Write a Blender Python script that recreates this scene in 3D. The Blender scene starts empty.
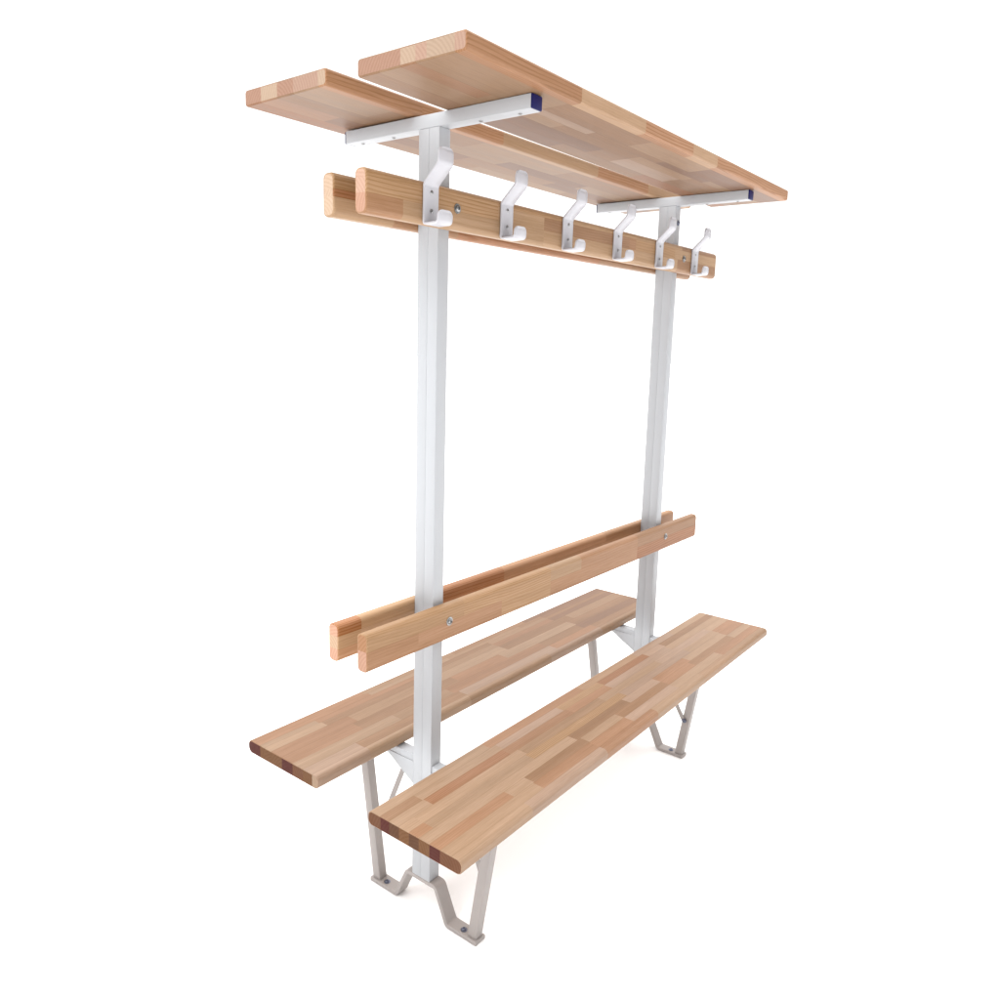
import bpy, bmesh, math, random
from mathutils import Vector, Matrix

S = bpy.context.scene
COL = S.collection

# ------------------------------------------------------------------ camera
CAM = (-1.9011, -1.2319, 1.4426)
YAW, PITCH, ROLL = 0.6649, -0.1685, 0.0263
FOC, CX, CY = 787.3153, 494.2564, 474.0126          # in 1000-pixel units
cam_data = bpy.data.cameras.new('camera')
cam_data.sensor_width = 36.0
cam_data.lens = FOC / 1000 * 36.0
cam_data.shift_x = (500 - CX) / 1000
cam_data.shift_y = (CY - 500) / 1000
cam_data.clip_start = 0.05
cam_data.clip_end = 500.0
cam = bpy.data.objects.new('camera', cam_data)
COL.objects.link(cam)
cy_, sy_ = math.cos(YAW), math.sin(YAW)
cp_, sp_ = math.cos(PITCH), math.sin(PITCH)
fwd = Vector((cp_ * cy_, cp_ * sy_, sp_))
rt0 = Vector((sy_, -cy_, 0))
up0 = rt0.cross(fwd)
rgt = rt0 * math.cos(ROLL) + up0 * math.sin(ROLL)
upv = up0 * math.cos(ROLL) - rt0 * math.sin(ROLL)
m = Matrix.Identity(4)
for i in range(3):
    m[i][0], m[i][1], m[i][2], m[i][3] = rgt[i], upv[i], -fwd[i], CAM[i]
cam.matrix_world = m
S.camera = cam

# ------------------------------------------------------------------ world: white surround, its bright zenith and dim side shaped to light the bench
W = bpy.data.worlds.new('World')
S.world = W
W.use_nodes = True
nt = W.node_tree
for n in list(nt.nodes):
    nt.nodes.remove(n)
def wn(t, **k):
    n = nt.nodes.new(t)
    for a, b in k.items():
        setattr(n, a, b)
    return n
HORIZON_FRONT, HORIZON_BACK, ZENITH = 1.32, 0.26, 2.85
tc = wn('ShaderNodeTexCoord')
dot = wn('ShaderNodeVectorMath', operation='DOT_PRODUCT')
dot.inputs[1].default_value = (0.45, 0.893, 0.0)
nt.links.new(tc.outputs['Generated'], dot.inputs[0])
mr = wn('ShaderNodeMapRange', interpolation_type='SMOOTHSTEP')
mr.inputs['From Min'].default_value = -0.55
mr.inputs['From Max'].default_value = 0.45
mr.inputs['To Min'].default_value = HORIZON_BACK
mr.inputs['To Max'].default_value = HORIZON_FRONT
nt.links.new(dot.outputs['Value'], mr.inputs['Value'])
sep = wn('ShaderNodeSeparateXYZ')
nt.links.new(tc.outputs['Generated'], sep.inputs[0])
mz = wn('ShaderNodeMapRange', interpolation_type='SMOOTHSTEP')
mz.inputs['From Min'].default_value = 0.25
mz.inputs['From Max'].default_value = 0.95
mz.inputs['To Min'].default_value = 0.0
mz.inputs['To Max'].default_value = ZENITH
nt.links.new(sep.outputs['Z'], mz.inputs['Value'])
ad = wn('ShaderNodeMath', operation='ADD')
nt.links.new(mr.outputs['Result'], ad.inputs[0])
nt.links.new(mz.outputs['Result'], ad.inputs[1])
bg = wn('ShaderNodeBackground')
bg.inputs['Color'].default_value = (1.0, 0.995, 0.99, 1)
nt.links.new(ad.outputs[0], bg.inputs['Strength'])
wo = wn('ShaderNodeOutputWorld')
nt.links.new(bg.outputs[0], wo.inputs['Surface'])

# ------------------------------------------------------------------ unseen area light added above and left, brightening the post tops
def added_softlight(name, loc, target, size, power, color):
    d = bpy.data.lights.new(name, 'AREA')
    d.shape = 'SQUARE'
    d.size = size
    d.energy = power
    d.color = color
    o = bpy.data.objects.new(name, d)
    COL.objects.link(o)
    o.location = loc
    o.rotation_euler = (Vector(target) - Vector(loc)).to_track_quat('-Z', 'Y').to_euler()
    return o
added_softlight('added_softlight', (-2.6, 0.2, 2.9), (-0.3, 0.0, 1.2), 1.3, 24, (0.96, 0.99, 1.0))

S.view_settings.view_transform = 'Standard'
S.view_settings.look = 'None'
S.view_settings.exposure = 0.0
S.view_settings.gamma = 1.0
S.view_settings.use_curve_mapping = False
S.render.engine = 'CYCLES'
S.cycles.max_bounces = 8
S.cycles.diffuse_bounces = 5

# ------------------------------------------------------------------ helpers
def lin(c):
    return tuple(((v / 255) / 12.92 if v / 255 <= 0.04045 else ((v / 255 + 0.055) / 1.055) ** 2.4) for v in c)

def obj(name, mesh, mat, parent=None):
    o = bpy.data.objects.new(name, mesh)
    COL.objects.link(o)
    if mat is not None:
        mesh.materials.append(mat)
    if parent is not None:
        o.parent = parent
    return o

def from_bm(name, bm, mat, parent=None, smooth=None):
    me = bpy.data.meshes.new(name)
    bmesh.ops.recalc_face_normals(bm, faces=bm.faces)
    bm.to_mesh(me)
    bm.free()
    if smooth is not None:
        for p in me.polygons:
            p.use_smooth = True
        me.set_sharp_from_angle(angle=math.radians(smooth))
    return obj(name, me, mat, parent)

def add_box(bm, x0, x1, y0, y1, z0, z1, r=0.0, seg=2):
    vs = [bm.verts.new(v) for v in ((x0, y0, z0), (x1, y0, z0), (x1, y1, z0), (x0, y1, z0),
                                    (x0, y0, z1), (x1, y0, z1), (x1, y1, z1), (x0, y1, z1))]
    fs = [bm.faces.new([vs[i] for i in f]) for f in ((0, 3, 2, 1), (4, 5, 6, 7), (0, 1, 5, 4),
                                                     (1, 2, 6, 5), (2, 3, 7, 6), (3, 0, 4, 7))]
    if r > 0:
        es = list({e for f in fs for e in f.edges})
        bmesh.ops.bevel(bm, geom=es, offset=r, segments=seg, profile=0.5, affect='EDGES')
    return vs

def arc_path(pts, radii, n=6):
    """round the corners of a 2D polyline"""
    out = []
    for i, p in enumerate(pts):
        r = radii[i]
        if r <= 0 or i == 0 or i == len(pts) - 1:
            out.append(Vector(p))
            continue
        p = Vector(p)
        a = (Vector(pts[i - 1]) - p).normalized()
        b = (Vector(pts[i + 1]) - p).normalized()
        half = a.angle(b) / 2
        d = r / math.tan(half)
        c = p + (a + b).normalized() * (r / math.sin(half))
        s, e = p + a * d, p + b * d
        a0 = math.atan2(s.y - c.y, s.x - c.x)
        a1 = math.atan2(e.y - c.y, e.x - c.x)
        da = (a1 - a0 + math.pi) % (2 * math.pi) - math.pi
        for k in range(n + 1):
            t = a0 + da * k / n
            out.append(c + Vector((math.cos(t), math.sin(t))) * r)
    return out

def strip_bm(path, thick, halfw, edge=0.0006, x0=0.0):
    """a bent flat bar: path in (y,z) is the centre line, swept along its width in x;
    halfw is a number or a function of (arc length fraction)"""
    n = len(path)
    L = [0.0]
    for i in range(1, n):
        L.append(L[-1] + (path[i] - path[i - 1]).length)
    rows = []
    bm = bmesh.new()
    for i in range(n):
        if i == 0:
            t = (path[1] - path[0]).normalized()
            nn = Vector((-t.y, t.x))
            k = 1
        elif i == n - 1:
            t = (path[-1] - path[-2]).normalized()
            nn = Vector((-t.y, t.x))
            k = 1
        else:
            t0 = (path[i] - path[i - 1]).normalized()
            t1 = (path[i + 1] - path[i]).normalized()
            t = (t0 + t1).normalized()
            nn = Vector((-t.y, t.x))
            k = 1 / max(0.5, nn.dot(Vector((-t0.y, t0.x))))
        h = halfw(L[i], L[-1]) if callable(halfw) else halfw
        o = nn * (thick / 2 * k)
        e = edge
        oi = nn * (thick / 2 * k - e)
        p = path[i]
        sec = [(-h + e, p + o), (-h, p + oi), (-h, p - oi), (-h + e, p - o),
               (h - e, p - o), (h, p - oi), (h, p + oi), (h - e, p + o)]
        rows.append([bm.verts.new((x0 + x, q.x, q.y)) for x, q in sec])
    for i in range(n - 1):
        for j in range(8):
            bm.faces.new((rows[i][j], rows[i][(j + 1) % 8], rows[i + 1][(j + 1) % 8], rows[i + 1][j]))
    bm.faces.new(rows[0][::-1])
    bm.faces.new(rows[-1])
    return bm

def add_disc(bm, centre, axis, profile, n=20):
    """lathe: profile is a list of (radius, distance along axis)"""
    ax = Vector(axis).normalized()
    u = ax.orthogonal().normalized()
    v = ax.cross(u)
    c = Vector(centre)
    prev = None
    for r, d in profile:
        if r <= 1e-6:
            ring = [bm.verts.new(c + ax * d)]
        else:
            ring = [bm.verts.new(c + ax * d + (u * math.cos(2 * math.pi * k / n) + v * math.sin(2 * math.pi * k / n)) * r) for k in range(n)]
        if prev is not None:
            for k in range(n):
                a, b = prev, ring
                if len(a) == 1 and len(b) > 1:
                    bm.faces.new((a[0], b[k], b[(k + 1) % n]))
                elif len(b) == 1:
                    bm.faces.new((a[k], a[(k + 1) % n], b[0]))
                else:
                    bm.faces.new((a[k], a[(k + 1) % n], b[(k + 1) % n], b[k]))
        prev = ring

def copy_tree(o, parent, dx=0.0):
    c = o.copy()
    COL.objects.link(c)
    c.parent = parent
    c.location = (o.location[0] + dx, o.location[1], o.location[2])
    for ch in list(o.children):
        d = ch.copy()
        COL.objects.link(d)
        d.parent = c
    return c

# ------------------------------------------------------------------ materials
def new_mat(name):
    mt = bpy.data.materials.new(name)
    mt.use_nodes = True
    t = mt.node_tree
    b = t.nodes['Principled BSDF']
    return mt, t, b

def paint(name, color, rough=0.42, bump=0.06, var=0.05):
    mt, t, b = new_mat(name)
    tc = t.nodes.new('ShaderNodeTexCoord')
    nz = t.nodes.new('ShaderNodeTexNoise')
    nz.inputs['Scale'].default_value = 9
    nz.inputs['Detail'].default_value = 6
    t.links.new(tc.outputs['Object'], nz.inputs['Vector'])
    mx = t.nodes.new('ShaderNodeMix')
    mx.data_type = 'RGBA'
    mx.inputs['A'].default_value = tuple(c * (1 - var) for c in color) + (1,)
    mx.inputs['B'].default_value = tuple(c * (1 + var) for c in color) + (1,)
    t.links.new(nz.outputs['Fac'], mx.inputs['Factor'])
    t.links.new(mx.outputs['Result'], b.inputs['Base Color'])
    b.inputs['Roughness'].default_value = rough
    op = t.nodes.new('ShaderNodeTexNoise')
    op.inputs['Scale'].default_value = 420
    op.inputs['Detail'].default_value = 2
    t.links.new(tc.outputs['Object'], op.inputs['Vector'])
    bp = t.nodes.new('ShaderNodeBump')
    bp.inputs['Strength'].default_value = bump
    bp.inputs['Distance'].default_value = 0.001
    t.links.new(op.outputs['Fac'], bp.inputs['Height'])
    t.links.new(bp.outputs['Normal'], b.inputs['Normal'])
    return mt

M_POST = paint('white_powder_coat', (0.388, 0.398, 0.416), 0.5, 0.05, 0.015)
M_FOOT = paint('warm_coat_shade_darkened', (0.325, 0.292, 0.277), 0.5)  # warm paint, darkened further to carry the light's fall-off near the floor
M_HOOK = paint('white_hook_enamel', (0.46, 0.455, 0.485), 0.34, 0.02)
M_CAP = paint('navy_plastic', (0.008, 0.008, 0.075), 0.5, 0.03)
M_CAP.node_tree.nodes['Principled BSDF'].inputs['Specular IOR Level'].default_value = 0.2

def steel(name, c, rough):
    mt, t, b = new_mat(name)
    b.inputs['Metallic'].default_value = 1.0
    nz = t.nodes.new('ShaderNodeTexNoise')
    nz.inputs['Scale'].default_value = 300
    rp = t.nodes.new('ShaderNodeMapRange')
    rp.inputs['To Min'].default_value = rough - 0.08
    rp.inputs['To Max'].default_value = rough + 0.1
    t.links.new(nz.outputs['Fac'], rp.inputs['Value'])
    t.links.new(rp.outputs['Result'], b.inputs['Roughness'])
    b.inputs['Base Color'].default_value = c + (1,)
    return mt
M_ZINC = steel('zinc_steel', (0.30, 0.30, 0.30), 0.32)
M_DARKBOLT = steel('dark_steel', (0.16, 0.17, 0.22), 0.3)

def floor_mat():
    mt, t, b = new_mat('matt_white_floor')
    nz = t.nodes.new('ShaderNodeTexNoise')
    nz.inputs['Scale'].default_value = 3
    mx = t.nodes.new('ShaderNodeMix')
    mx.data_type = 'RGBA'
    mx.inputs['A'].default_value = (0.955, 0.957, 0.96, 1)
    mx.inputs['B'].default_value = (0.965, 0.967, 0.97, 1)
    t.links.new(nz.outputs['Fac'], mx.inputs['Factor'])
    t.links.new(mx.outputs['Result'], b.inputs['Base Color'])
    b.inputs['Roughness'].default_value = 1.0
    b.inputs['Specular IOR Level'].default_value = 0.0
    return mt

def wood_mat():
    """lacquered finger-jointed wood; every lamella carries its own tone, seed and grain strength"""
    mt, t, b = new_mat('lacquered_laminated_wood')
    N, LK = t.nodes.new, t.links.new
    tone = N('ShaderNodeAttribute'); tone.attribute_name = 'tone'
    dat = N('ShaderNodeAttribute'); dat.attribute_name = 'lamella'     # r seed, g ring strength, b end-grain
    sp = N('ShaderNodeSeparateColor'); LK(dat.outputs['Color'], sp.inputs['Color'])
    tc = N('ShaderNodeTexCoord')
    # per-lamella offset of the grain coordinates
    off = N('ShaderNodeCombineXYZ')
    sm = N('ShaderNodeMath'); sm.operation = 'MULTIPLY'; sm.inputs[1].default_value = 37.0
    LK(sp.outputs['Red'], sm.inputs[0])
    for i in range(3):
        LK(sm.outputs[0], off.inputs[i])
    ps = N('ShaderNodeVectorMath'); ps.operation = 'ADD'
    LK(tc.outputs['Object'], ps.inputs[0]); LK(off.outputs[0], ps.inputs[1])

    def noise(scale, det, rough, dist=0.0):
        mp = N('ShaderNodeMapping'); mp.inputs['Scale'].default_value = scale
        LK(ps.outputs[0], mp.inputs['Vector'])
        z = N('ShaderNodeTexNoise'); z.inputs['Scale'].default_value = 1.0
        z.inputs['Detail'].default_value = det; z.inputs['Roughness'].default_value = rough
        z.inputs['Distortion'].default_value = dist
        LK(mp.outputs[0], z.inputs['Vector'])
        return z
    broad = noise((1.6, 34, 34), 4, 0.55, 0.4)
    fine = noise((14, 520, 520), 3, 0.6)
    pores = noise((45, 900, 900), 1, 0.5)

    def rng(src, a, bb, lo, hi):
        r = N('ShaderNodeMapRange')
        r.inputs['From Min'].default_value = a; r.inputs['From Max'].default_value = bb
        r.inputs['To Min'].default_value = lo; r.inputs['To Max'].default_value = hi
        LK(src, r.inputs['Value'])
        return r.outputs['Result']
    def mul(a, bb):
        r = N('ShaderNodeMath'); r.operation = 'MULTIPLY'
        for i, s in ((0, a), (1, bb)):
            if isinstance(s, float):
                r.inputs[i].default_value = s
            else:
                LK(s, r.inputs[i])
        return r.outputs[0]
    f1 = rng(broad.outputs['Fac'], 0.25, 0.75, 0.84, 1.14)
    f2 = rng(fine.outputs['Fac'], 0.2, 0.8, 0.86, 1.13)
    f3 = rng(pores.outputs['Fac'], 0.25, 0.42, 0.93, 1.0)
    # growth rings: long, slightly wandering stripes (flat-sawn pine)
    mpr = N('ShaderNodeMapping'); mpr.inputs['Scale'].default_value = (0.3, 1, 1)
    LK(ps.outputs[0], mpr.inputs['Vector'])
    wz = N('ShaderNodeTexNoise'); wz.inputs['Scale'].default_value = 5.5; wz.inputs['Detail'].default_value = 2
    LK(mpr.outputs[0], wz.inputs['Vector'])
    sxyz = N('ShaderNodeSeparateXYZ'); LK(ps.outputs[0], sxyz.inputs[0])
    s1 = N('ShaderNodeMath'); s1.operation = 'MULTIPLY_ADD'; s1.inputs[1].default_value = 0.75
    LK(sxyz.outputs['Z'], s1.inputs[0]); LK(sxyz.outputs['Y'], s1.inputs[2])
    s2 = N('ShaderNodeMath'); s2.operation = 'MULTIPLY_ADD'; s2.inputs[1].default_value = 0.04
    LK(wz.outputs['Fac'], s2.inputs[0]); LK(s1.outputs[0], s2.inputs[2])
    s3 = mul(s2.outputs[0], 1100.0)
    sn = N('ShaderNodeMath'); sn.operation = 'SINE'; LK(s3, sn.inputs[0])
    rings = rng(sn.outputs[0], 0.1, 1.0, 1.0, 0.66)
    rm = N('ShaderNodeMix'); rm.data_type = 'FLOAT'
    rm.inputs['A'].default_value = 1.0
    LK(sp.outputs['Green'], rm.inputs['Factor']); LK(rings, rm.inputs['B'])
    # end grain: arcs of growth rings
    mpe = N('ShaderNodeMapping'); mpe.inputs['Scale'].default_value = (0, 1, 1)
    LK(tc.outputs['Object'], mpe.inputs['Vector'])
    offe = N('ShaderNodeCombineXYZ')
    so = N('ShaderNodeMath'); so.operation = 'MULTIPLY_ADD'; so.inputs[1].default_value = 0.16; so.inputs[2].default_value = -0.08
    LK(sp.outputs['Red'], so.inputs[0]); LK(so.outputs[0], offe.inputs[1]); offe.inputs[2].default_value = 0.045
    pe = N('ShaderNodeVectorMath'); pe.operation = 'ADD'
    LK(mpe.outputs[0], pe.inputs[0]); LK(offe.outputs[0], pe.inputs[1])
    we = N('ShaderNodeTexWave'); we.wave_type = 'RINGS'; we.rings_direction = 'X'
    we.inputs['Scale'].default_value = 42; we.inputs['Distortion'].default_value = 1.2; we.inputs['Detail Scale'].default_value = 1.5
    LK(pe.outputs[0], we.inputs['Vector'])
    fe = rng(we.outputs['Fac'], 0.2, 0.9, 1.03, 0.92)
    spk = N('ShaderNodeTexNoise'); spk.inputs['Scale'].default_value = 900; LK(tc.outputs['Object'], spk.inputs['Vector'])
    fe2 = mul(fe, rng(spk.outputs['Fac'], 0.2, 0.8, 0.85, 1.15))
    side = mul(mul(mul(f1, f2), f3), rm.outputs['Result'])
    al = N('ShaderNodeMix'); al.data_type = 'FLOAT'
    LK(sp.outputs['Blue'], al.inputs['Factor']); LK(side, al.inputs['A']); LK(fe2, al.inputs['B'])
    # glue line at the lamella's edges
    uv = N('ShaderNodeAttribute'); uv.attribute_name = 'grainmap'
    su = N('ShaderNodeSeparateXYZ'); LK(uv.outputs['Vector'], su.inputs[0])
    glue = N('ShaderNodeMath'); glue.operation = 'MINIMUM'; LK(su.outputs['X'], glue.inputs[0]); LK(su.outputs['Y'], glue.inputs[1])
    gl = rng(glue.outputs[0], 0.0, 0.0009, 0.78, 1.0)
    tot = mul(al.outputs['Result'], gl)
    # darker = redder: raise the tone to a power a little above one
    cm = N('ShaderNodeVectorMath'); cm.operation = 'SCALE'
    LK(tone.outputs['Color'], cm.inputs[0]); LK(tot, cm.inputs['Scale'])
    hs = N('ShaderNodeHueSaturation')
    LK(cm.outputs[0], hs.inputs['Color'])
    sat = rng(tot, 0.7, 1.15, 1.14, 0.94)
    LK(sat, hs.inputs['Saturation'])
    LK(hs.outputs['Color'], b.inputs['Base Color'])
    b.inputs['Roughness'].default_value = 0.42
    ra = N('ShaderNodeMath'); ra.operation = 'MULTIPLY_ADD'; ra.inputs[1].default_value = 0.35; ra.use_clamp = True
    LK(sp.outputs['Blue'], ra.inputs[0]); LK(rng(broad.outputs['Fac'], 0.2, 0.8, 0.44, 0.58), ra.inputs[2])
    LK(ra.outputs[0], b.inputs['Roughness'])
    b.inputs['Specular IOR Level'].default_value = 0.35
    bp = N('ShaderNodeBump'); bp.inputs['Strength'].default_value = 0.12; bp.inputs['Distance'].default_value = 0.0006
    LK(fine.outputs['Fac'], bp.inputs['Height']); LK(bp.outputs['Normal'], b.inputs['Normal'])
    return mt
M_WOOD = wood_mat()

# ------------------------------------------------------------------ laminated boards
KW = 0.46                                   # albedo of the tones below relative to how they photograph
TONE = dict(
    P=(204, 166, 132), K=(206, 170, 143), O=(194, 143, 105), B=(183, 138, 101), Y=(206, 162, 119),
    D=(164, 120, 90), R=(188, 131, 91), T=(194, 153, 117), V=(206, 166, 127), U=(197, 148, 109), X=(232, 186, 143), Z=(222, 163, 118),  # Z and X are lightened to put light on the shelf edges
    e=(226, 184, 160), f=(230, 198, 170), g=(216, 168, 142), m=(104, 44, 32), n=(142, 96, 58), q=(116, 74, 46), s=(136, 88, 58), w=(214, 180, 150))
RING = dict(U=0.22, V=0.14, Z=0.75, X=0.2, Y=0.55, O=0.2, B=0.25, R=0.75, T=0.12, P=0.08)

def board(name, parent, loc, L, width, thick, bounds, staves, caps, er=0.002, r=0.01, upright=False, seed=0, k=KW, nseg=8, mute=0.0):
    """staves[j] = [(x_end, tone), ...] from the near end to the far end; bounds are the lamella limits across the width
    (-width/2 .. width/2).  upright: width runs along z and thickness along y, else width along y and thickness along z."""
    rnd = random.Random(seed)
    bm = bmesh.new()
    ct = bm.loops.layers.float_color.new('tone')
    cl = bm.loops.layers.float_color.new('lamella')
    uvl = bm.loops.layers.uv.new('grainmap')
    hw, ht = width / 2, thick / 2
    b = list(bounds)
    b[0], b[-1] = -hw, hw
    n = len(b) - 1
    def arc(c, a0, a1):
        return [(c[0] + r * math.cos(a0 + (a1 - a0) * i / nseg), c[1] + r * math.sin(a0 + (a1 - a0) * i / nseg)) for i in range(nseg + 1)]
    # rounding of the board's ends
    ins = [(0.0, er), (er * 0.29, er * 0.29), (er, 0.0)]   # (distance from the end, inset)
    def inset(x):
        d = L - abs(x)
        for (d0, i0), (d1, i1) in zip(ins, ins[1:]):
            if d <= d1 + 1e-9:
                return i0 + (i1 - i0) * (d - d0) / (d1 - d0)
        return 0.0
    def P(x, w, t):
        i = inset(x)
        w2, t2 = w * (1 - i / hw), t * (1 - i / ht)
        return (x, t2, w2) if upright else (x, w2, t2)
    for j in range(n):
        w0, w1 = b[j], b[j + 1]
        lines = []
        if j == 0:
            lines.append([(w1, ht)] + arc((-hw + r, ht - r), math.pi / 2, math.pi) + arc((-hw + r, -ht + r), math.pi, 1.5 * math.pi) + [(w1, -ht)])
        elif j == n - 1:
            lines.append([(w0, -ht)] + arc((hw - r, -ht + r), -math.pi / 2, 0) + arc((hw - r, ht - r), 0, math.pi / 2) + [(w0, ht)])
        else:
            lines.append([(w1, ht), (w0, ht)])
            lines.append([(w0, -ht), (w1, -ht)])
        cuts = [-L] + [min(max(x, -L + 0.01), L - 0.01) for x, _ in staves[j][:-1]] + [L]
        for pi, (xa, xb) in enumerate(zip(cuts, cuts[1:])):
            key = staves[j][pi][1]
            if upright:                       # the rails and backrests take yellower tones
                key = {'P': 'V', 'K': 'P', 'T': 'V', 'O': 'U'}.get(key, key)
            vv = rnd.uniform(0.95, 1.05)
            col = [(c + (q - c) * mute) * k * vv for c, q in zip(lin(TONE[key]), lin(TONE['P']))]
            sd = rnd.random()
            ring = RING.get(key, 0.0) * rnd.uniform(0.6, 1.2)
            xs = [xa, xb]
            if pi == 0:
                xs = [-L, -L + er * 0.29, -L + er] + xs[1:]
            if pi == len(cuts) - 2:
                xs = xs[:-1] + [L - er, L - er * 0.29, L]
            mid = 0.5 * (xa + xb)
            for ln in lines:
                prev = None
                for x in xs:
                    row = [(bm.verts.new(P(x, w, t)), w, t, x) for w, t in ln]
                    if prev:
                        for q in range(len(ln) - 1):
                            quad = (prev[q], prev[q + 1], row[q + 1], row[q])
                            f = bm.faces.new([v[0] for v in quad])
                            for lp, v in zip(f.loops, quad):
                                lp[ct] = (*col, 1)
                                lp[cl] = (sd, ring, 0, 1)
                                lp[uvl].uv = (1.0 if j == 0 else v[1] - w0, 1.0 if j == n - 1 else w1 - v[1])
                    prev = row
            for end, x in ((0, -L), (len(cuts) - 2, L)):
                if pi != end:
                    continue
                pts = [p for ln in lines for p in ln]
                f = bm.faces.new([bm.verts.new(P(x, w, t)) for w, t in pts])
                ck = caps[j % len(caps)]
                vv = rnd.uniform(0.95, 1.05)
                cc = [c * k * vv for c in lin(TONE[ck])]
                for lp in f.loops:
                    lp[ct] = (*cc, 1)
                    lp[cl] = (rnd.random() * 0 + sd, 0, 1, 1)
                    lp[uvl].uv = (1.0, 1.0)
    o = from_bm(name, bm, M_WOOD, parent)
    o.location = loc
    return o

def random_staves(n, L, seed, pool, lo=0.22, hi=0.55):
    rnd = random.Random(seed)
    out = []
    for j in range(n):
        x = -L + rnd.uniform(0.08, hi)
        s = []
        last = None
        while True:
            key = rnd.choice([p for p in pool if p != last])
            last = key
            s.append((x, key))
            if x > L - 0.05:
                break
            x += rnd.uniform(lo, hi)
        out.append(s)
    return out

# ------------------------------------------------------------------ setting
fb = bmesh.new()
add_disc(fb, (0, 0, 0), (0, 0, 1), [(0, 0), (2, 0), (60, 0)], 96)
floor = from_bm('floor', fb, floor_mat())
floor['kind'] = 'structure'

# ------------------------------------------------------------------ the bench unit
bench = bpy.data.objects.new('changing_room_bench', None)
COL.objects.link(bench)
bench.empty_display_size = 0.2
bench['label'] = 'double-sided laminated wood changing room bench with white posts, coat hooks and top shelf'
bench['category'] = 'bench'

P = 0.5707                                   # posts stand at x = -P and +P
PW, PX = 0.0298, 0.0177                      # half sizes of a post
ZPB, ZTOP = 0.0966, 1.8887
ARMH, ARMY, ARMX = 0.0285, 0.2686, 0.0175
G = 0.0006                                   # gap where faces meet

# seats -----------------------------------------------------------------
SW, ST = 0.2652, 0.0325
NY, NZ = -0.2154, 0.4442
FY, FZ = 0.2151, 0.4543
SL, SX = 0.841, -0.0023
def rel(bs, c):
    return [v - c for v in bs]
near_b = rel([-0.348, -0.323, -0.292, -0.263, -0.233, -0.205, -0.176, -0.147, -0.120, -0.083], NY)
near_s = [
    [(-0.606, 'P'), (-0.285, 'K'), (-0.01, 'O'), (0.30, 'P'), (9, 'T')],
    [(-0.528, 'P'), (-0.285, 'O'), (-0.105, 'O'), (0.167, 'K'), (0.50, 'P'), (9, 'O')],
    [(-0.60, 'O'), (-0.523, 'P'), (-0.28, 'B'), (-0.105, 'P'), (0.172, 'B'), (0.36, 'O'), (0.676, 'B'), (9, 'P')],
    [(-0.60, 'P'), (-0.292, 'P'), (-0.014, 'B'), (0.172, 'K'), (0.383, 'O'), (0.68, 'P'), (9, 'O')],
    [(-0.80, 'O'), (-0.44, 'P'), (0.02, 'Y'), (0.45, 'K'), (0.685, 'P'), (9, 'O')],
    [(-0.80, 'P'), (-0.431, 'P'), (-0.05, 'T'), (0.30, 'P'), (0.68, 'K'), (9, 'P')],
    [(-0.739, 'P'), (-0.46, 'R'), (-0.17, 'O'), (0.036, 'O'), (0.43, 'K'), (9, 'P')],
    [(-0.742, 'B'), (-0.45, 'P'), (-0.18, 'K'), (0.038, 'Y'), (0.325, 'R'), (0.44, 'K'), (9, 'B')],
    [(-0.47, 'P'), (-0.033, 'O'), (0.30, 'T'), (0.56, 'K'), (9, 'P')],
]
seat_near = board('seat', bench, (SX + 0.0025, NY, NZ - ST / 2), SL + 0.0025, SW, ST, near_b, near_s, ['s', 's', 'm', 'n', 'q', 'n', 'q', 'm', 's', 'g'][:9], er=0.0018, r=0.0125, seed=11, mute=0.10)
far_b = rel([0.0825, 0.102, 0.135, 0.174, 0.215, 0.256, 0.282, 0.301, 0.318, 0.3478], FY)
far_s = [
    [(-0.66, 'K'), (-0.28, 'P'), (0.12, 'T'), (0.44, 'K'), (9, 'T')],
    [(-0.662, 'K'), (-0.275, 'B'), (0.18, 'K'), (0.44, 'O'), (9, 'B')],
    [(-0.50, 'P'), (-0.29, 'T'), (0.175, 'O'), (0.40, 'B'), (9, 'D')],
    [(-0.60, 'O'), (-0.22, 'B'), (0.01, 'O'), (0.41, 'P'), (9, 'B')],
    [(-0.581, 'O'), (-0.25, 'T'), (0.064, 'P'), (0.46, 'B'), (9, 'T')],
    [(-0.648, 'P'), (-0.23, 'B'), (0.065, 'T'), (0.388, 'O'), (9, 'D')],
    [(-0.654, 'P'), (-0.18, 'O'), (0.064, 'B'), (0.389, 'T'), (9, 'B')],
    [(-0.454, 'O'), (-0.12, 'P'), (0.25, 'T'), (0.388, 'B'), (9, 'D')],
    [(-0.463, 'O'), (-0.08, 'T'), (0.30, 'B'), (9, 'D')],
]
seat_far = board('seat', bench, (-0.0217, FY, FZ - ST / 2), 0.8215, SW, ST, far_b, far_s, ['w', 'n', 's', 'm', 'n', 'n', 'n', 'm', 'm'], er=0.0018, r=0.0125, seed=23, k=0.41, mute=0.10)

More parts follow.
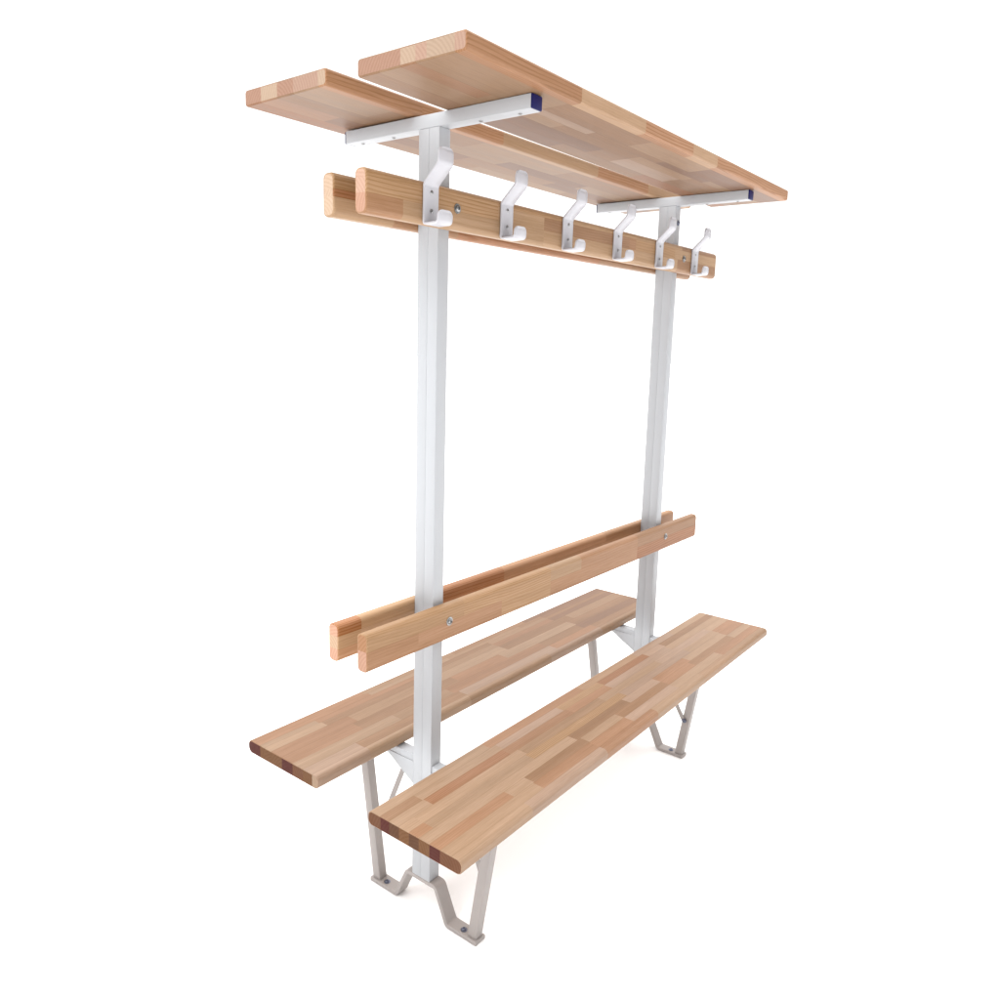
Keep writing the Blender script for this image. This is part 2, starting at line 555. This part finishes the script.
# backrests ---------------------------------------------------------------
BH, BT = 0.0849, 0.0311
BY, BZ, BL, BX = PW + G + BT / 2, 0.78155, 0.821, -0.0046
bb = rel([0.739, 0.786, 0.824], BZ)
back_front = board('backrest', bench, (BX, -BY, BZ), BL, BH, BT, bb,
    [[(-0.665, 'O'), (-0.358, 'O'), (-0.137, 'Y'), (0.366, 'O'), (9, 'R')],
     [(-0.507, 'Y'), (-0.137, 'Y'), (0.022, 'P'), (0.366, 'O'), (9, 'B')]], ['g', 'O'], er=0.0025, r=0.011, upright=True, seed=5, k=0.53)  # raised factor brightens the wood, making up for weak light on this side
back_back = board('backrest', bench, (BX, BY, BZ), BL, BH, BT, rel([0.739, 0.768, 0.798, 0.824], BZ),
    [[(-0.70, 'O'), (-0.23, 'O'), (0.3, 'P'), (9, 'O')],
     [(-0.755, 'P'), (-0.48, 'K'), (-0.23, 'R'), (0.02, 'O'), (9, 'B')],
     [(-0.753, 'R'), (-0.48, 'P'), (-0.23, 'R'), (0.32, 'O'), (9, 'B')]], ['g', 'w', 'g'], er=0.0025, r=0.011, upright=True, seed=6, k=0.68)  # factor raised so the inner face looks lit

# hook rails ----------------------------------------------------------------
RH, RT = 0.0852, 0.0331
RY, RZ, RL, RX = PW + G + RT / 2, 1.7186, 0.8265, -0.0012
rb = rel([1.676, 1.7145, 1.745, 1.761], RZ)
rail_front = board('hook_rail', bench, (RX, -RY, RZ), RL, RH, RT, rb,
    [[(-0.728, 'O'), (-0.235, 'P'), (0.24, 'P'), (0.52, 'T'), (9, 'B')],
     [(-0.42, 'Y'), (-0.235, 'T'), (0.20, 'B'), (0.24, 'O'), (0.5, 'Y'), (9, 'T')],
     [(-0.42, 'Y'), (-0.1, 'Y'), (0.24, 'T'), (0.55, 'P'), (9, 'B')]], ['g', 'e', 'e'], er=0.0035, r=0.012, upright=True, seed=8, k=0.54)  # wood lightened to offset the dim light on the rail's front
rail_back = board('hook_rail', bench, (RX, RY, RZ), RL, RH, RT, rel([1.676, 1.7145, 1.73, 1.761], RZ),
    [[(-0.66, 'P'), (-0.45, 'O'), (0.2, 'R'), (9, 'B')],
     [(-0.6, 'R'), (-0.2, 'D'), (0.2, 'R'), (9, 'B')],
     [(-0.55, 'Y'), (-0.1, 'P'), (0.3, 'Y'), (9, 'B')]], ['f', 'f', 'f'], er=0.0035, r=0.012, upright=True, seed=9, k=0.52)  # lightened like the front rail, against the dim light

# shelf boards -----------------------------------------------------------------
HW, HT = 0.2668, 0.0331
HL, HX, HZ = 0.8178, -0.0152, ZTOP + ARMH + G + 0.0331 / 2
HFY, HBY = -0.1788, 0.1767
hb = rel([-0.3122, -0.288, -0.222, -0.195, -0.157, -0.102, -0.0454], HFY)
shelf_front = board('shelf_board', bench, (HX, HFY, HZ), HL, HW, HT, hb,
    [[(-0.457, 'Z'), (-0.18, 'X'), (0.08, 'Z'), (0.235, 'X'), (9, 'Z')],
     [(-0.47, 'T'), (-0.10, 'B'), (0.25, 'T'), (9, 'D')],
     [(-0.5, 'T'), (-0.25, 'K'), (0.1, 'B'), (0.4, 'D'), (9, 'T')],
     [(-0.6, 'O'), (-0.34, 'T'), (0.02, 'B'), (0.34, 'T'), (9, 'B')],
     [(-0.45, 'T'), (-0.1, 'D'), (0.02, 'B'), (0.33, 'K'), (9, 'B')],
     [(-0.52, 'B'), (-0.2, 'D'), (0.22, 'B'), (9, 'R')]], ['e', 'f', 'e', 'f', 'g', 'g'], er=0.003, r=0.0065, seed=31, k=0.395)  # low factor puts the underside's shade into the wood colour
bbk = rel([0.0434, 0.066, 0.145, 0.199, 0.255, 0.31], HBY)
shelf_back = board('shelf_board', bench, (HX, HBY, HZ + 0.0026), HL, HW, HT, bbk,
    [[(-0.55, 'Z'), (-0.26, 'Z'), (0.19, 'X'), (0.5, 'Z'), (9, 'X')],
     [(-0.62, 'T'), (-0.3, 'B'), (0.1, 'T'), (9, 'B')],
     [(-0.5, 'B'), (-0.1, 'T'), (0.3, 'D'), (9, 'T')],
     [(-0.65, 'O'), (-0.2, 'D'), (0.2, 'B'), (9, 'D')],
     [(-0.55, 'R'), (-0.1, 'B'), (0.35, 'T'), (9, 'B')]], ['f', 'e', 'g', 'f', 'g'], er=0.003, r=0.0065, seed=32, k=0.395)  # same darkened colour for the shaded underside

# the two boards are not screwed down quite parallel: they close up towards the far end
shelf_front.rotation_euler.z, shelf_back.rotation_euler.z = 0.0049, -0.0049
shelf_front.location.y += 0.004
shelf_back.location.y -= 0.004

# one steel end frame: post, shelf arm, foot, legs, seat brackets, braces -------------
def bolt_mesh(name, centre, axis, r, mat, parent, washer=True, dome=True):
    bm = bmesh.new()
    prof = []
    if washer:
        prof += [(r * 1.45, -0.002), (r * 1.45, 0.0012), (r * 1.02, 0.0014)]
    prof += [(r, 0.0014), (r * 0.95, 0.0035), (r * 0.72, 0.0050), (r * 0.42, 0.0054), (r * 0.40, 0.0026), (0, 0.0026)]
    add_disc(bm, centre, axis, prof)
    return from_bm(name, bm, mat, parent, 35)

def end_frame(x):
    made = []
    # the post is two square tubes welded side by side: a fine seam runs down its middle
    bm = bmesh.new()
    add_box(bm, x - PX, x + PX, -PW, -0.0001, ZPB + 0.0004, ZTOP - 0.0004, 0.0007, 2)
    add_box(bm, x - PX, x + PX, 0.0001, PW, ZPB + 0.0004, ZTOP - 0.0004, 0.0007, 2)
    made.append(from_bm('post', bm, M_POST, bench, 30))
    if x > 0:
        bolt_mesh('bolt', (0.5752, -PW, 1.837), (0, -1, 0), 0.0062, M_DARKBOLT, made[0])
    # shelf arm with plastic end caps
    bm = bmesh.new()
    add_box(bm, x - ARMX, x + ARMX, -ARMY, ARMY, ZTOP, ZTOP + ARMH, 0.0022, 2)
    arm = from_bm('shelf_arm', bm, M_POST, bench, 30)
    for s in (-1, 1):
        bm = bmesh.new()
        y0, y1 = sorted((s * (ARMY - 0.002), s * (ARMY + 0.0035)))
        add_box(bm, x - ARMX + 0.0005, x + ARMX - 0.0005, y0, y1, ZTOP + 0.0005, ZTOP + ARMH - 0.0005, 0.0022, 2)
        from_bm('end_cap', bm, M_CAP, arm, 30)
        for y in (0.128, 0.2295):
            bm = bmesh.new()
            add_disc(bm, (x + 0.002, s * y, ZTOP), (0, 0, -1), [(0.0045, -0.001), (0.0043, 0.0010), (0.0032, 0.0020), (0.0014, 0.0024), (0.0011, 0.0012), (0, 0.0012)], 14)
            from_bm('screw', bm, M_ZINC, arm, 35)
    # foot: one flat bar bent into a W
    pts = [(-0.1834, 0.0055), (-0.0885, 0.0055), (-0.0485, 0.0911), (0.0485, 0.0911), (0.0885, 0.0055), (0.1834, 0.0055)]
    path = arc_path(pts, [0, 0.012, 0.012, 0.012, 0.012, 0], 5)
    bm = strip_bm(path, 0.011, 0.0185, 0.0015, x)
    foot = from_bm('foot', bm, M_FOOT, bench, 40)
    for s in (-1, 1):
        bolt_mesh('bolt', (x - 0.004, s * 0.1345, 0.011), (0, 0, 1), 0.0058, M_DARKBOLT, foot)
    for s, zs, sy in ((-1, NZ - ST, NY), (1, FZ - ST, FY)):
        side = -1 if x > 0 else 1
        # leg: square tube leaning outward from the foot to the seat arm
        yb, sl = 0.179, 0.153
        d = 0.0265
        hx = 0.0128
        z0, z1 = 0.0113, zs - 0.0265
        bm = bmesh.new()
        vs = add_box(bm, x - hx, x + hx, -1, 1, z0, z1)
        for v in vs:
            yo = yb + sl * (v.co.z - z0)
            outer = (v.co.y > 0) == (s > 0)
            v.co.y = s * (yo if outer else yo - d)
        bmesh.ops.bevel(bm, geom=list(bm.edges), offset=0.002, segments=2, profile=0.5, affect='EDGES')
        leg = from_bm('leg', bm, M_FOOT, bench, 30)
        # seat arm: tube under the seat, with a curved gusset plate against the post
        bm = bmesh.new()
        yi, yo = PW + 0.0004, yb + sl * (z1 - z0) + 0.006
        y0, y1 = sorted((s * yi, s * yo))
        add_box(bm, x - 0.0155, x + 0.0155, y0, y1, zs - 0.0262, zs - 0.0006, 0.002, 2)
        arm2 = from_bm('seat_arm', bm, M_POST, bench, 30)
        bm = bmesh.new()
        gp = [(yi, zs - 0.0185), (0.121, zs - 0.0185), (0.121, zs - 0.026), (0.101, zs - 0.036), (0.080, zs - 0.050), (0.058, zs - 0.062), (0.045, zs - 0.070), (yi, zs - 0.078)]
        fr, bk = [], []
        for y, z in gp:
            fr.append(bm.verts.new((x - 0.0172, s * y, z)))
            bk.append(bm.verts.new((x - 0.0132, s * y, z)))
        bm.faces.new(fr)
        bm.faces.new(bk[::-1])
        for i in range(len(gp)):
            q = (i + 1) % len(gp)
            bm.faces.new((fr[i], bk[i], bk[q], fr[q]))
        from_bm('gusset', bm, M_POST, arm2)
        # diagonal brace from the seat arm down to the leg
        if x > 0 and s > 0:
            continue
        za = zs - 0.030
        a2, b2 = Vector((0.0786 + 0.427 * (0.387 - za), za)), Vector((0.1815, 0.1400))
        if x > 0:
            a2 = Vector((0.056, 0.345))
        dd = (b2 - a2).normalized()
        nn = Vector((-dd.y, dd.x)) * 0.0065
        ring = [a2 + nn, a2 - nn] + [b2 - nn * math.cos(t * math.pi / 8) + dd * 0.0065 * math.sin(t * math.pi / 8) for t in range(9)]
        bm = bmesh.new()
        xc = x + side * (hx + 0.0024)
        fr = [bm.verts.new((xc - 0.002, s * q.x, q.y)) for q in ring]
        bk = [bm.verts.new((xc + 0.002, s * q.x, q.y)) for q in ring]
        bm.faces.new(fr)
        bm.faces.new(bk[::-1])
        for i in range(len(ring)):
            q = (i + 1) % len(ring)
            bm.faces.new((fr[i], bk[i], bk[q], fr[q]))
        from_bm('brace', bm, M_FOOT, bench, 40)
        bolt_mesh('bolt', (x + side * (hx + 0.0044), s * (yb + sl * 0.1446 - d * 0.72), 0.1446), (side, 0, 0), 0.0055, M_DARKBOLT, leg)
    return made
for fx in (-P, P):
    end_frame(fx)

# carriage bolts through the rails and backrests into the posts
for rail, y, z, xo in ((rail_front, -(PW + G + RT), 1.7200, RX), (back_front, -(PW + G + BT), 0.7858, BX)):
    for fx in (-P, P):
        b_ = bolt_mesh('bolt', (fx - xo + (0.006 if fx < 0 else -0.006), y - rail.location[1], z - rail.location[2]), (0, -1, 0), 0.0072, M_ZINC, rail)
for rail, y, z, xo in ((rail_back, (PW + G + RT), 1.7200, RX), (back_back, (PW + G + BT), 0.7858, BX)):
    for fx in (-P, P):
        b_ = bolt_mesh('bolt', (fx - xo, y - rail.location[1], z - rail.location[2]), (0, 1, 0), 0.0072, M_ZINC, rail)

# coat hooks: one bent strip each, six on the front rail
HKW = 0.0222
def make_hook(x):
    yf = -(PW + G + RT) - 0.0028
    t = 0.0050
    pts = [(-0.1072, 1.8235), (-0.1062, 1.7925), (yf - 0.0005, 1.7550), (yf, 1.6755), (-0.1060, 1.6765), (-0.1078, 1.7015)]
    path = arc_path(pts, [0, 0.016, 0.014, 0.0055, 0.0065, 0], 7)
    # extra stations near both tips so that they round off
    def ext(a, b, n=8, l=0.013):
        d = (b - a)
        return [a + d.normalized() * (l * (1 - math.cos(math.pi / 2 * k / n))) for k in range(n)]
    path = ext(path[0], path[1]) + path[1:-1] + ext(path[-1], path[-2])[::-1]
    R = 0.013
    def hw(s, tot):
        w = HKW
        for d in (s, tot - s):
            if d < R:
                w = min(w, HKW - R + math.sqrt(max(0.0, R * R - (R - d) ** 2)))
        return w
    bm = strip_bm(path, t, hw, 0.0009, 0.0)
    o = from_bm('coat_hook', bm, M_HOOK, bench, 50)
    o.location = (x, 0, 0)
    for z in (1.7395, 1.7025):
        bm = bmesh.new()
        add_disc(bm, (0, yf - t / 2, z), (0, -1, 0), [(0.0045, -0.001), (0.0043, 0.0009), (0.0030, 0.0018), (0.0014, 0.0020), (0.0011, 0.0006), (0, 0.0006)], 14)
        from_bm('screw', bm, M_ZINC, o, 35)
    return o
hook0 = make_hook(-0.652)
for i in range(1, 6):
    copy_tree(hook0, bench, i * 0.2586)
